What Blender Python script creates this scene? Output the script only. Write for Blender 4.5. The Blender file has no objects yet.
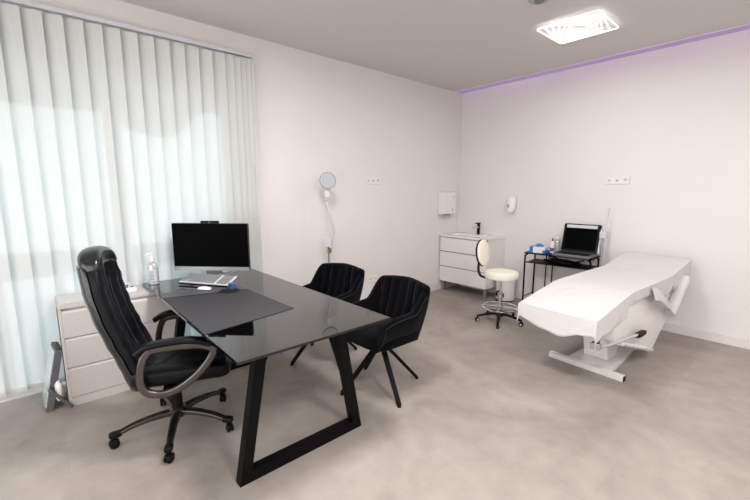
import bpy, bmesh, math, random
from mathutils import Vector, Matrix, noise
random.seed(7)
PI = math.pi
C = bpy.context.scene.collection

# ------------------------------------------------------------------ colour + materials
def lin(c):
    c = c / 255.0
    return c / 12.92 if c <= 0.04045 else ((c + 0.055) / 1.055) ** 2.4
def rgb(r, g, b): return (lin(r), lin(g), lin(b), 1.0)
MATS = {}
def mat(name, col, rough=0.5, metal=0.0, spec=0.5, bump=0.0, bscale=30.0, var=0.0, vscale=3.0, coat=0.0, sheen=0.0, emit=None, estr=0.0, trans=0.0, ior=1.45, alpha=1.0, detail=4.0):
    if name in MATS: return MATS[name]
    m = bpy.data.materials.new(name); m.use_nodes = True
    nt = m.node_tree; b = nt.nodes['Principled BSDF']
    b.inputs['Base Color'].default_value = col
    b.inputs['Roughness'].default_value = rough
    b.inputs['Metallic'].default_value = metal
    b.inputs['Specular IOR Level'].default_value = spec
    b.inputs['Coat Weight'].default_value = coat
    b.inputs['Sheen Weight'].default_value = sheen
    b.inputs['Transmission Weight'].default_value = trans
    b.inputs['IOR'].default_value = ior
    b.inputs['Alpha'].default_value = alpha
    if emit: b.inputs['Emission Color'].default_value = emit; b.inputs['Emission Strength'].default_value = estr
    tc = nt.nodes.new('ShaderNodeTexCoord')
    if var > 0:
        n = nt.nodes.new('ShaderNodeTexNoise'); n.inputs['Scale'].default_value = vscale; n.inputs['Detail'].default_value = detail
        nt.links.new(tc.outputs['Object'], n.inputs['Vector'])
        mx = nt.nodes.new('ShaderNodeMix'); mx.data_type = 'RGBA'
        mx.inputs[6].default_value = tuple(col[i] * (1 - var) for i in range(3)) + (1,)
        mx.inputs[7].default_value = tuple(min(1, col[i] * (1 + var)) for i in range(3)) + (1,)
        rp = nt.nodes.new('ShaderNodeMapRange'); rp.inputs[1].default_value = .3; rp.inputs[2].default_value = .7
        nt.links.new(n.outputs['Fac'], rp.inputs[0]); nt.links.new(rp.outputs[0], mx.inputs[0])
        nt.links.new(mx.outputs[2], b.inputs['Base Color'])
    if bump > 0:
        n2 = nt.nodes.new('ShaderNodeTexNoise'); n2.inputs['Scale'].default_value = bscale; n2.inputs['Detail'].default_value = 3
        nt.links.new(tc.outputs['Object'], n2.inputs['Vector'])
        bp = nt.nodes.new('ShaderNodeBump'); bp.inputs['Strength'].default_value = bump; bp.inputs['Distance'].default_value = 0.01
        nt.links.new(n2.outputs['Fac'], bp.inputs['Height']); nt.links.new(bp.outputs['Normal'], b.inputs['Normal'])
    MATS[name] = m
    return m

WALL = rgb(226, 221, 219)
m_wall = mat('wall_paint', WALL, 0.75, spec=.2, bump=.05, bscale=120, var=.01)
m_ceil = mat('ceiling_paint', rgb(210, 206, 203), 0.9, spec=.1)
m_cove = mat('cove_paint', rgb(205, 198, 202), 0.9, spec=.1)
m_base = mat('baseboard_white', rgb(220, 214, 212), 0.4)
m_white = mat('white_lacquer', rgb(230, 226, 223), 0.35)
m_whiteg = mat('white_gloss', rgb(232, 229, 227), 0.15, coat=.4)
m_beige = mat('sideboard_white', rgb(194, 187, 183), 0.45)
m_beiged = mat('sideboard_groove', rgb(150, 140, 134), 0.6)
m_black = mat('black_metal', rgb(5, 5, 6), 0.5, spec=.15)
m_blackp = mat('black_plastic', rgb(8, 8, 9), 0.45, spec=.25)
m_leather = mat('black_leather', rgb(6, 6, 11), 0.42, spec=.22, bump=.1, bscale=180)
m_leatherg = mat('black_leather_shell', rgb(10, 11, 13), 0.3, spec=.6, coat=.25)
m_velvet = mat('black_velvet', rgb(3, 3, 6), 0.9, spec=.05, sheen=.05, bump=.1, bscale=300)
m_silver = mat('champagne_silver', rgb(92, 86, 84), 0.26, metal=.85)
m_chrome = mat('chrome', rgb(220, 220, 222), 0.12, metal=1)
m_alu = mat('brushed_grey', rgb(150, 150, 152), 0.4, metal=.6)
m_screen = mat('screen_black', rgb(1, 1, 1), 0.5, spec=.04)
m_mat = mat('desk_mat_rubber', rgb(58, 57, 60), 0.6, spec=.35, bump=.03, bscale=400)
m_matedge = mat('mat_edge_black', rgb(10, 10, 11), .7)
m_cream = mat('cream_vinyl', rgb(240, 234, 218), 0.4)
m_key = mat('key_grey', rgb(135, 135, 138), 0.5)
m_kbd = mat('keyboard_light', rgb(205, 205, 205), 0.45)
m_grey = mat('grey_plastic', rgb(120, 120, 124), 0.5)
m_lgrey = mat('light_grey_plastic', rgb(200, 200, 206), 0.4)
m_blue = mat('blue_plastic', rgb(40, 120, 200), 0.5)
m_bluebox = mat('blue_dark_box', rgb(58, 84, 120), 0.5)
m_red = mat('red_cap', rgb(200, 40, 35), 0.4)
m_paper = mat('paper_white', rgb(208, 205, 204), 0.8, bump=.6, bscale=16)
m_gloss_panel = mat('pale_gloss_panel', rgb(190, 205, 208), 0.1, coat=.5)
m_stand = mat('stand_grey', rgb(95, 95, 96), 0.45)
m_dark = mat('dark_holes', rgb(40, 38, 38), .6)
m_chest_in = mat('shadow_inside', rgb(60, 56, 54), .8)

# floor: large concrete-look vinyl boards
def floor_mat():
    m = bpy.data.materials.new('concrete_floor'); m.use_nodes = True; nt = m.node_tree; b = nt.nodes['Principled BSDF']
    L = nt.links.new; N = nt.nodes.new
    tc = N('ShaderNodeTexCoord')
    n1 = N('ShaderNodeTexNoise'); n1.inputs['Scale'].default_value = 1.6; n1.inputs['Detail'].default_value = 7; n1.inputs['Roughness'].default_value = .62; n1.inputs['Distortion'].default_value = .6
    n2 = N('ShaderNodeTexNoise'); n2.inputs['Scale'].default_value = 9; n2.inputs['Detail'].default_value = 6
    L(tc.outputs['Object'], n1.inputs['Vector']); L(tc.outputs['Object'], n2.inputs['Vector'])
    mp = N('ShaderNodeMapping'); mp.inputs['Rotation'].default_value = (0, 0, PI / 2); L(tc.outputs['Object'], mp.inputs['Vector'])
    br = N('ShaderNodeTexBrick'); br.inputs['Scale'].default_value = 1; br.inputs['Brick Width'].default_value = 1.25; br.inputs['Row Height'].default_value = .625
    br.inputs['Mortar Size'].default_value = .002; br.inputs['Mortar Smooth'].default_value = .5; br.inputs['Bias'].default_value = 0
    br.inputs['Color1'].default_value = (0.48, 0.48, 0.48, 1); br.inputs['Color2'].default_value = (.52, .52, .52, 1); br.inputs['Mortar'].default_value = (.4, .4, .4, 1)
    L(mp.outputs[0], br.inputs['Vector'])
    a = N('ShaderNodeMath'); a.operation = 'MULTIPLY_ADD'; a.inputs[1].default_value = .75; L(n1.outputs['Fac'], a.inputs[0])
    a2 = N('ShaderNodeMath'); a2.operation = 'MULTIPLY'; a2.inputs[1].default_value = .25; L(n2.outputs['Fac'], a2.inputs[0]); L(a2.outputs[0], a.inputs[2])
    cr = N('ShaderNodeValToRGB'); cr.color_ramp.elements[0].position = .33; cr.color_ramp.elements[1].position = .68
    cr.color_ramp.elements[0].color = rgb(*FLOOR0); cr.color_ramp.elements[1].color = rgb(*FLOOR1)
    L(a.outputs[0], cr.inputs[0])
    mx = N('ShaderNodeMix'); mx.data_type = 'RGBA'; mx.blend_type = 'OVERLAY'; mx.inputs[0].default_value = .45
    L(cr.outputs[0], mx.inputs[6]); L(br.outputs['Color'], mx.inputs[7]); L(mx.outputs[2], b.inputs['Base Color'])
    rr = N('ShaderNodeMapRange'); rr.inputs[3].default_value = .42; rr.inputs[4].default_value = .62; L(n1.outputs['Fac'], rr.inputs[0]); L(rr.outputs[0], b.inputs['Roughness'])
    b.inputs['Specular IOR Level'].default_value = .35
    bp = N('ShaderNodeBump'); bp.inputs['Strength'].default_value = .15; bp.inputs['Distance'].default_value = .002; L(br.outputs['Fac'], bp.inputs['Height']); bp.invert = True
    L(bp.outputs[0], b.inputs['Normal'])
    return m
FLOOR0 = (138, 129, 122); FLOOR1 = (169, 160, 152)
m_floor = floor_mat()

# desk top: gloss black glass with a faint ripple
m_glassblack = mat('black_glass', rgb(5, 5, 6), 0.02, spec=.6, coat=.35, ior=1.5)

def slat_mat():
    m = bpy.data.materials.new('blind_fabric'); m.use_nodes = True; nt = m.node_tree; nt.nodes.clear(); N = nt.nodes.new; L = nt.links.new
    o = N('ShaderNodeOutputMaterial'); d = N('ShaderNodeBsdfDiffuse'); t = N('ShaderNodeBsdfTranslucent'); mx = N('ShaderNodeMixShader')
    tc = N('ShaderNodeTexCoord'); n = N('ShaderNodeTexNoise'); n.inputs['Scale'].default_value = 60; mp = N('ShaderNodeMapping'); mp.inputs['Scale'].default_value = (1, 1, .08)
    L(tc.outputs['Object'], mp.inputs[0]); L(mp.outputs[0], n.inputs['Vector'])
    cr = N('ShaderNodeValToRGB'); cr.color_ramp.elements[0].color = rgb(208, 208, 205); cr.color_ramp.elements[1].color = rgb(219, 219, 216); L(n.outputs['Fac'], cr.inputs[0])
    L(cr.outputs[0], d.inputs[0]); t.inputs[0].default_value = rgb(186, 214, 224); mx.inputs[0].default_value = .22
    L(d.outputs[0], mx.inputs[1]); L(t.outputs[0], mx.inputs[2]); L(mx.outputs[0], o.inputs[0]); return m
m_slat = slat_mat()
def glass_mat(name, tint=(1, 1, 1, 1), k=.9):
    m = bpy.data.materials.new(name); m.use_nodes = True; nt = m.node_tree; nt.nodes.clear(); N = nt.nodes.new; L = nt.links.new
    o = N('ShaderNodeOutputMaterial'); a = N('ShaderNodeBsdfTransparent'); g = N('ShaderNodeBsdfGlossy'); g.inputs['Roughness'].default_value = .03; a.inputs[0].default_value = tint
    mx = N('ShaderNodeMixShader'); mx.inputs[0].default_value = 1 - k; L(a.outputs[0], mx.inputs[1]); L(g.outputs[0], mx.inputs[2]); L(mx.outputs[0], o.inputs[0]); return m
m_pane = glass_mat('window_glass', k=.92)
m_clear = glass_mat('clear_bottle', (.93, .95, .96, 1), .82)
m_light = mat('lamp_emitter', rgb(255, 255, 255), .5, emit=(1, .97, .94, 1), estr=1.7)
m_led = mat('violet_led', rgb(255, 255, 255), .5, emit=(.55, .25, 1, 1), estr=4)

# ------------------------------------------------------------------ mesh helpers
def obj(name, bm, m, parent=None, smooth=None, rot=None):
    me = bpy.data.meshes.new(name)
    bmesh.ops.recalc_face_normals(bm, faces=bm.faces)
    bm.to_mesh(me); bm.free()
    for p in me.polygons: p.use_smooth = True
    me.materials.append(m) if not isinstance(m, (list, tuple)) else [me.materials.append(q) for q in m]
    o = bpy.data.objects.new(name, me); C.objects.link(o)
    if smooth is None: smooth = 35
    if smooth < 180:
        # sharp edges by angle
        b2 = bmesh.new(); b2.from_mesh(me)
        lim = math.radians(smooth)
        for e in b2.edges:
            if len(e.link_faces) == 2:
                e.smooth = e.link_faces[0].normal.angle(e.link_faces[1].normal, 0) < lim
        b2.to_mesh(me); b2.free()
    if parent: o.parent = parent
    wn = o.modifiers.new('weighted', 'WEIGHTED_NORMAL'); wn.keep_sharp = True; wn.weight = 100
    return o
def tag(o, label, cat, group=None):
    o['label'] = label; o['category'] = cat
    if group: o['group'] = group
    return o
def thing(name, label, cat, loc=(0, 0, 0), rz=0, group=None):
    o = bpy.data.objects.new(name, None); C.objects.link(o); o.location = loc; o.rotation_euler = (0, 0, rz); o.empty_display_size = .1
    return tag(o, label, cat, group)
def struct(name, bm, m, parent=None, **k):
    o = obj(name, bm, m, parent, **k)
    if not parent: o['kind'] = 'structure'
    return o
def NB(): return bmesh.new()
def add_box(bm, lo, hi, bev=0.0, M=None, seg=2):
    lo = Vector(lo); hi = Vector(hi); c = (lo + hi) / 2; s = hi - lo
    t = bmesh.new(); r = bmesh.ops.create_cube(t, size=1)
    for v in t.verts: v.co = Vector((v.co.x * s.x, v.co.y * s.y, v.co.z * s.z)) + c
    if bev > 0: bmesh.ops.bevel(t, geom=list(t.edges), offset=bev, segments=seg, affect='EDGES', profile=.5)
    if M is not None: bmesh.ops.transform(t, matrix=M, verts=t.verts)
    merge(bm, t); return bm
def merge(bm, t, mi=None):
    mp = {}
    for v in t.verts: mp[v] = bm.verts.new(v.co)
    for f in t.faces:
        try:
            nf = bm.faces.new([mp[v] for v in f.verts]); nf.material_index = f.material_index if mi is None else mi
        except ValueError: pass
    t.free()
def bx(lo, hi, bev=0.0, M=None, seg=2): return add_box(NB(), lo, hi, bev, M, seg)
def smoothpath(pts, n=6, closed=False):
    P = [Vector(p) for p in pts]; out = []
    N = len(P); R = range(N) if closed else range(N - 1)
    for i in R:
        if closed: p0, p1, p2, p3 = P[(i - 1) % N], P[i], P[(i + 1) % N], P[(i + 2) % N]
        else:
            p1, p2 = P[i], P[i + 1]; p0 = P[i - 1] if i > 0 else p1 * 2 - p2; p3 = P[i + 2] if i + 2 < N else p2 * 2 - p1
        for k in range(n):
            t = k / n
            out.append(.5 * ((2 * p1) + (p2 - p0) * t + (2 * p0 - 5 * p1 + 4 * p2 - p3) * t * t + (3 * p1 - p0 - 3 * p2 + p3) * t ** 3))
    if not closed: out.append(P[-1])
    return out
def sweep(bm, path, prof, closed=False, up=(0, 0, 1), scale=None, cap=True):
    """sweep 2-D profile [(a,b)] along path; a along side, b along up-ish"""
    P = [Vector(p) for p in path]; n = len(P); up = Vector(up); rings = []
    prev = None
    for i, p in enumerate(P):
        if closed: t = P[(i + 1) % n] - P[(i - 1) % n]
        else: t = P[min(i + 1, n - 1)] - P[max(i - 1, 0)]
        t.normalize()
        u = up - t * up.dot(t)
        if u.length < 1e-3: u = prev if prev is not None else Vector((1, 0, 0)) - t * t.x
        u.normalize(); prev = u; s = t.cross(u)
        k = scale(i / (n - 1)) if scale else 1
        rings.append([bm.verts.new(p + s * a * k + u * b * k) for a, b in prof])
    m = len(prof)
    for i in range(n if closed else n - 1):
        A = rings[i]; B = rings[(i + 1) % n]
        for j in range(m): bm.faces.new((A[j], A[(j + 1) % m], B[(j + 1) % m], B[j]))
    if not closed and cap:
        bm.faces.new(rings[0][::-1]); bm.faces.new(rings[-1])
    return bm
def circ(r, n=12, ry=None): return [(r * math.cos(2 * PI * k / n), (ry or r) * math.sin(2 * PI * k / n)) for k in range(n)]
def rrect(w, h, r=.004, n=3):
    out = []
    for cx, cy, a in ((w / 2 - r, h / 2 - r, 0), (-w / 2 + r, h / 2 - r, PI / 2), (-w / 2 + r, -h / 2 + r, PI), (w / 2 - r, -h / 2 + r, 1.5 * PI)):
        for k in range(n + 1): out.append((cx + r * math.cos(a + PI / 2 * k / n), cy + r * math.sin(a + PI / 2 * k / n)))
    return out
def tube(path, r, n=12, closed=False, bm=None, scale=None, up=(0, 0, 1)): return sweep(bm or NB(), path, circ(r, n), closed, up, scale)
def lathe(prof, n=32, bm=None, M=None, ax=None):
    bm = bm or NB(); t = bmesh.new(); rings = []
    for r, z in prof:
        if r < 1e-6: rings.append([t.verts.new((0, 0, z))])
        else: rings.append([t.verts.new((r * math.cos(2 * PI * k / n), r * math.sin(2 * PI * k / n), z)) for k in range(n)])
    for A, B in zip(rings, rings[1:]):
        for k in range(n):
            a = A[k % len(A)]; b = A[(k + 1) % len(A)]; c = B[(k + 1) % len(B)]; d = B[k % len(B)]
            fs = []
            for v in (a, b, c, d):
                if v not in fs: fs.append(v)
            if len(fs) > 2: t.faces.new(fs)
    if len(rings[0]) > 1: t.faces.new(rings[0][::-1])
    if len(rings[-1]) > 1: t.faces.new(rings[-1])
    if M is not None: bmesh.ops.transform(t, matrix=M, verts=t.verts)
    merge(bm, t); return bm
def prism(poly, axis, a, b, bev=0, bm=None, M=None):
    """poly of 2-D points extruded along axis from a to b. axis x: (y,z); y: (x,z); z: (x,y)"""
    bm = bm or NB(); t = bmesh.new()
    def mk(p, h):
        return {'x': (h, p[0], p[1]), 'y': (p[0], h, p[1]), 'z': (p[0], p[1], h)}[axis]
    A = [t.verts.new(mk(p, a)) for p in poly]; B = [t.verts.new(mk(p, b)) for p in poly]; n = len(poly)
    t.faces.new(A); t.faces.new(B[::-1])
    for k in range(n): t.faces.new((A[k], B[k], B[(k + 1) % n], A[(k + 1) % n]))
    bmesh.ops.recalc_face_normals(t, faces=t.faces)
    if bev: bmesh.ops.bevel(t, geom=list(t.edges), offset=bev, segments=2, affect='EDGES', profile=.5)
    if M is not None: bmesh.ops.transform(t, matrix=M, verts=t.verts)
    merge(bm, t); return bm
def grid(f, nu, nv, closed_u=False, bm=None):
    bm = bm or NB(); V = [[bm.verts.new(f(i / (nu if closed_u else nu), j / nv)) for j in range(nv + 1)] for i in range(nu if closed_u else nu + 1)]
    for i in range(nu):
        for j in range(nv):
            a = V[i][j]; b = V[(i + 1) % len(V)][j]; c = V[(i + 1) % len(V)][j + 1]; d = V[i][j + 1]
            bm.faces.new((a, b, c, d))
    return bm
def cushion(c, size, e=.35, e2=.5, nu=40, nv=16, M=None, bm=None, warp=None):
    """superellipsoid cushion, centre c, full size"""
    bm = bm or NB(); t = bmesh.new()
    sp = lambda w, m: math.copysign(abs(w) ** m, w)
    def f(u, v):
        a = 2 * PI * u; b = -PI / 2 + PI * v
        p = Vector((size[0] / 2 * sp(math.cos(b), e2) * sp(math.cos(a), e), size[1] / 2 * sp(math.cos(b), e2) * sp(math.sin(a), e), size[2] / 2 * sp(math.sin(b), e2)))
        if warp: p = warp(p)
        return p + Vector(c)
    grid(f, nu, nv, True, t)
    bmesh.ops.remove_doubles(t, verts=t.verts, dist=1e-5)
    if M is not None: bmesh.ops.transform(t, matrix=M, verts=t.verts)
    merge(bm, t); return bm
def T(x, y, z): return Matrix.Translation((x, y, z))
def RZ(a): return Matrix.Rotation(a, 4, 'Z')
def RX(a): return Matrix.Rotation(a, 4, 'X')
def RY(a): return Matrix.Rotation(a, 4, 'Y')
def copy_tree(o, parent=None):
    c = o.copy(); C.objects.link(c)
    if parent: c.parent = parent
    for ch in [x for x in bpy.data.objects if x.parent == o]: copy_tree(ch, c)
    return c

# ------------------------------------------------------------------ room shell
H = 2.93; XR = 5.3; YF = -6.6; T_ = .25
b = bx((-.4, YF - .2, -.08), (XR + .2, .2, 0)); struct('floor', b, m_floor)
b = bx((-.25, YF - .2, H), (XR + .2, -.17, H + .12)); struct('ceiling', b, m_ceil)
b = bx((-.25, -.19, H + .010), (XR + .2, .2, H + .12)); struct('trim_1', b, m_cove)
m_coveglow = mat('cove_glow_violet', rgb(160, 142, 166), .6, emit=(.46, .32, .60, 1), estr=.24)  # violet cove light put into the colour and a weak glow
# left wall with the window opening  y -6.0 .. -3.55, z 0.03..2.3
WY0, WY1, WZ1 = -6.05, -3.60, 2.36
b = NB()
add_box(b, (-T_, WY1, 0), (0, .2, H + .1)); add_box(b, (-T_, WY0, WZ1), (0, WY1, H + .1)); add_box(b, (-T_, YF - .2, 0), (0, WY0, H + .1))
struct('wall_left', b, m_wall)
struct('wall_back', bx((0, 0, 0), (XR + .2, .2, H + .1)), m_wall)
struct('wall_right', bx((XR, YF - .2, 0), (XR + .2, 0, H + .1)), m_wall)
struct('wall_front', bx((0, YF - .2, 0), (XR, YF, H + .1)), m_wall)
struct('baseboard_back', bx((.018, -.018, 0), (XR, 0, .095), .004), m_base)
struct('baseboard_left', bx((0, WY1 + .02, 0), (.018, 0, .095), .004), m_base)

# window frame + panes in the recess
xf0, xf1 = -.2, -.13
f = NB()
add_box(f, (xf0, WY0, 0), (xf1, WY1, .13), .004)
add_box(f, (xf0, WY0, WZ1 - .07), (xf1, WY1, WZ1), .004)
for y in (WY0, -5.30, -4.56, WY1 - .07): add_box(f, (xf0, y, .07), (xf1, y + (.11 if y == -4.56 else .07), WZ1 - .07), .004)
wf = struct('window_1', f, m_white)
p = NB(); add_box(p, (-.172, WY0 + .05, .05), (-.166, WY1 - .05, WZ1 - .05)); obj('pane', p, m_pane, wf)
struct('trim_2', bx((-.13, WY0, 0), (0.0, WY1, .012)), m_base)      # sill board of the recess
# outside: terrace slab, railing, added unseen scalloped sun-blocking valance
m_ter = mat('terrace_tiles', rgb(190, 185, 178), .8)
struct('ground', bx((-9, -14, -.12), (-.4, 6, -.03)), m_ter)
r_ = NB(); add_box(r_, (-1.26, -8, 1.26), (-1.2, -1, 1.43))
for k in range(15): add_box(r_, (-1.24, -8 + k * .5, -.03), (-1.22, -7.97 + k * .5, 1.26))
struct('trim_3', r_, m_white)
def shadow_edge():
    curve = smoothpath([(-4.50, 2.22, 0), (-4.42, 2.17, 0), (-4.30, 2.135, 0), (-4.18, 2.125, 0), (-4.07, 2.17, 0), (-3.98, 2.25, 0), (-3.89, 2.345, 0), (-3.80, 2.37, 0)], 4)
    poly = [(-8.0, 2.85), (-8.0, 2.26), (-4.54, 2.275)] + [(p.x, p.y) for p in curve] + [(-2, 2.385), (-2, 2.85)]
    return prism(poly, 'x', -.62, -.60)
m_shadow_edge = mat('shadow_edge_fabric', rgb(200, 198, 192), .9)
struct('shadow_trim', shadow_edge(), m_shadow_edge)  # added out of view, edge shaped to cast the lobed shadow on the blind

# ------------------------------------------------------------------ vertical blind
bl = thing('vertical_blind', 'off-white vertical slat blind covering the large window on the left wall', 'blind', (0.055, -3.33, 2.73))
obj('rail', bx((-.02, -2.6, -.012), (.02, 0.0, .02), .003), m_lgrey, bl)
for y in (-2.1, -1.35, -.62, -.08): obj('bracket', bx((-.055, y - .012, .004), (.0, y + .012, .03), .002), m_white, bl)
SLW = .127; slat_me = None
ys = [-.035, -.07, -.115, -.165, -.225, -.30] ; y = -.30
while y > -2.45: y -= .1125; ys.append(y)
def slat_mesh():
    t = NB(); n = 8; top = -.03; bot = -2.66
    def f(u, v):
        s = (u - .5) * SLW; bow = .006 * (1 - (2 * u - 1) ** 2)
        return Vector((bow, s, top + (bot - top) * v))
    grid(f, n, 20, bm=t)
    add_box(t, (-.002, -.055, bot), (.004, .055, bot + .03))
    return t
for i, yy in enumerate(ys):
    if slat_me is None:
        o = obj('slat', slat_mesh(), m_slat, bl); slat_me = o
    else:
        o = slat_me.copy(); C.objects.link(o); o.parent = bl
    ang = 21 if i > 5 else 18
    o.location = (0, yy - .02, 0); o.rotation_euler = (0, 0, math.radians(-ang + random.uniform(-1.5, 1.5)))
ch = NB()
for k in range(16): pass
tube([(0.012, -2.4, -2.63), (0.012, -1.5, -2.635), (0.012, -.1, -2.63)], .0012, 6, bm=ch)
obj('bottom_chain', ch, m_white, bl)
tube_ = tube([(.02, -.02, -.02), (.022, -.02, -1.0), (.02, -.022, -1.9), (.02, -.03, -1.95), (.02, -.04, -1.9), (.022, -.035, -1.0), (.02, -.03, -.02)], .0014, 6)
obj('pull_cord', tube_, m_white, bl)

# ------------------------------------------------------------------ sideboard (3 drawers)
SBX = .40; SBY0, SBY1, SBZ = -4.95, -4.22, .735
sb = thing('drawer_chest', 'pale three-drawer chest under the left end of the black desk', 'chest of drawers', (0, 0, 0))
SM = Matrix.Identity(4)
c_ = NB(); add_box(c_, (.098, SBY0, 0), (SBX - .02, SBY1, SBZ - .028), .002)
add_box(c_, (.098, SBY0, 0), (SBX, SBY0 + .018, SBZ - .028), .001); add_box(c_, (.098, SBY1 - .018, 0), (SBX, SBY1, SBZ - .028), .001)
add_box(c_, (SBX - .03, SBY0 + .018, 0), (SBX - .001, SBY1 - .018, .062), .001)
obj('body', c_, m_beige, sb)
obj('top_panel', bx((.095, SBY0 - .002, SBZ - .028), (SBX + .004, SBY1 + .002, SBZ), .003), m_beige, sb)
dz = [(.066, .262), (.284, .476), (.498, .672)]
for z0, z1 in dz:
    d = NB(); prof = [(SBX - .019, z0), (SBX, z0), (SBX, z1), (SBX - .010, z1 + .016), (SBX - .019, z1 + .016)]
    prism(prof, 'y', SBY0 + .019, SBY1 - .019, .0008, bm=d)
    obj('drawer', d, m_beige, sb)

# ------------------------------------------------------------------ desk
DZ = .757; DX0, DX1, DY0, DY1 = .15, 2.10, -4.402, -3.48
dk = thing('desk', 'large black glass-topped desk on trapezoid black steel legs', 'desk', (1.1, -3.94, 0))
def D(v): return (v[0] - 1.1, v[1] + 3.94, v[2])
obj('tabletop', bx(D((DX0, DY0, DZ - .014)), D((DX1, DY1, DZ)), .0007), m_glassblack, dk)
obj('underframe', bx(D((.45, DY0 + .12, DZ - .05)), D((DX1 - .19, DY1 - .12, DZ - .0145)), .002), m_black, dk)
def legframe(x):
    t = NB(); w = .055
    # outer trapezoid
    yb0, yb1, yt0, yt1, zt = -4.355, -3.555, -4.225, -3.685, DZ - .0145
    def bar(a, b_, wid):
        return a, b_
    o_ = [(yb0, 0), (yb1, 0), (yt1, zt), (yt0, zt)]
    i_ = [(yb0 + .068, .06), (yb1 - .068, .06), (yt1 - .052, zt - .05), (yt0 + .052, zt - .05)]
    V = {}
    for tagn, P_ in (('o', o_), ('i', i_)):
        for k, (yy, zz) in enumerate(P_):
            for s, xx in ((0, x - .028), (1, x + .028)): V[tagn, k, s] = t.verts.new(D((xx, yy, zz)))
    for k in range(4):
        k2 = (k + 1) % 4
        for s in (0, 1): t.faces.new((V['o', k, s], V['o', k2, s], V['i', k2, s], V['i', k, s]))
        t.faces.new((V['o', k, 0], V['o', k2, 0], V['o', k2, 1], V['o', k, 1])); t.faces.new((V['i', k, 0], V['i', k2, 0], V['i', k2, 1], V['i', k, 1]))
    return t
obj('leg_frame', legframe(1.885), m_black, dk); obj('leg_frame', legframe(.56), m_black, dk)

# desk mat
dm = thing('desk_mat', 'dark grey desk mat lying flat on the black desk', 'desk mat', (0, 0, DZ))
def quad(pts, z0, z1): return prism(pts, 'z', z0, z1)
obj('pad', quad([(.79, -4.388), (1.665, -4.400), (1.565, -3.82), (.93, -3.845)], .0002, .0032), m_mat, dm)
bnd = obj('binding', quad([(.765, -4.3875), (.79, -4.388), (.93, -3.845), (.905, -3.845)], .0002, .0034), m_matedge, dm)
obj('flap', quad([(.62, -4.375), (.764, -4.388), (.904, -3.845), (.70, -3.86)], .0002, .0030), mat('desk_mat_flap', rgb(80, 80, 84), .4, spec=.5), dm, )
dm.children[-1]['label'] = 'paler folded flap'

# monitor (all-in-one)
mrz = math.radians(45)
mo = thing('computer_monitor', 'black all-in-one computer monitor with grey chin and stand on the desk', 'monitor', (.432, -3.938, DZ), mrz)
# local: screen plane along x, faces -y
mw, mz0, mz1 = .64, .088, .478
tilt = RX(math.radians(-4))
obj('casing', bx((-mw / 2, .0, mz0), (mw / 2, .032, mz1), .006), mat('casing_grey', rgb(40, 40, 42), .4), mo)
obj('screen', bx((-mw / 2 + .003, -.006, mz0 + .03), (mw / 2 - .003, .001, mz1 - .003), .002), m_screen, mo)
obj('chin', bx((-mw / 2, -.006, mz0 - .002), (mw / 2, .0, mz0 + .03), .001), m_alu, mo)
cb = bx((-.075, .002, mz1 - .002), (.075, .024, mz1 + .020), .004); cam_ = obj('webcam_bar', cb, m_blackp, mo)
obj('lens', lathe([(0, 0), (.005, 0), (.005, .002), (0, .002)], 12, M=T(0, .0015, mz1 + .010) @ RX(PI / 2)), m_grey, cam_)
st = NB(); prism([(-.075, mz0 + .05), (.075, mz0 + .05), (.065, .012), (-.065, .012)], 'y', .034, .046, .002, bm=st)
stt = obj('stand_neck', st, m_alu, mo)
obj('stand_base', bx((-.12, -.05, 0), (.12, .10, .012), .005), m_alu, mo)

# keyboard leaning against monitor base
kb = thing('keyboard', 'silver grey computer keyboard tilted up in front of the monitor', 'keyboard', (.59, -4.065, DZ + .0155), math.radians(33))
KM = RX(math.radians(19))
kbod = obj('key_base', bx((-.225, 0, 0), (.225, .135, .012), .004, KM), m_kbd, kb)
ks = NB()
for r in range(6):
    x = -.217
    while x < .205:
        w = .019 if not (r == 0 and abs(x) < .05) else .019
        if not (.085 < x < .1) and not (r > 3 and .165 < x and False):
            add_box(ks, (x, .010 + r * .0202, .012), (x + .0165, .010 + r * .0202 + .0165, .0165), .001, KM, 1)
        x += .0195
obj('keycaps', ks, m_key, kb)
obj('front_edge', bx((-.224, -.006, -.008), (.224, .006, .003), .002, KM), m_blackp, kb)
for sx in (-1, 1):
    ft = NB(); add_box(ft, (sx * .19 - .012, .088, -.0150), (sx * .19 + .012, .096, .030), .001)
    obj('foot', ft, m_kbd, kb)
# mouse pad + mouse + blue cup
mp = obj('mouse_pad', lathe([(0, 0), (.074, 0), (.075, .001), (.074, .002), (0, .002)], 40), m_matedge); mp.location = (.87, -3.965, DZ + .0036); mp.rotation_euler = (0, 0, 0)
tag(mp, 'round black mouse pad beneath the mouse and keyboard', 'mouse pad')
def mouse_w(p):
    p = p.copy(); p.z *= 1 - .25 * (p.y / .055) ** 2 if p.z > 0 else .4
    return p
ms = thing('mouse', 'white computer mouse on the desk in front of the keyboard', 'mouse', (.715, -4.095, DZ + .0112), math.radians(-50))
obj('shell', cushion((0, 0, 0), (.058, .108, .036), .8, .8, 28, 14, warp=mouse_w), m_whiteg, ms)
obj('wheel', lathe([(0, -.003), (.007, -.003), (.007, .003), (0, .003)], 14, M=T(0, .03, .0125) @ RY(PI / 2)), m_grey, ms)
cu = thing('small_box', 'small dark blue box at the right end of the keyboard', 'box', (.83, -3.93, DZ + .0058), math.radians(20))
obj('carton', bx((-.02, -.02, 0), (.02, .02, .042), .003), m_bluebox, cu)
obj('lid', bx((-.0205, -.0205, .036), (.0205, .0205, .046), .003), mat('blue_lid', rgb(90, 112, 140), .5), cu)

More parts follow.
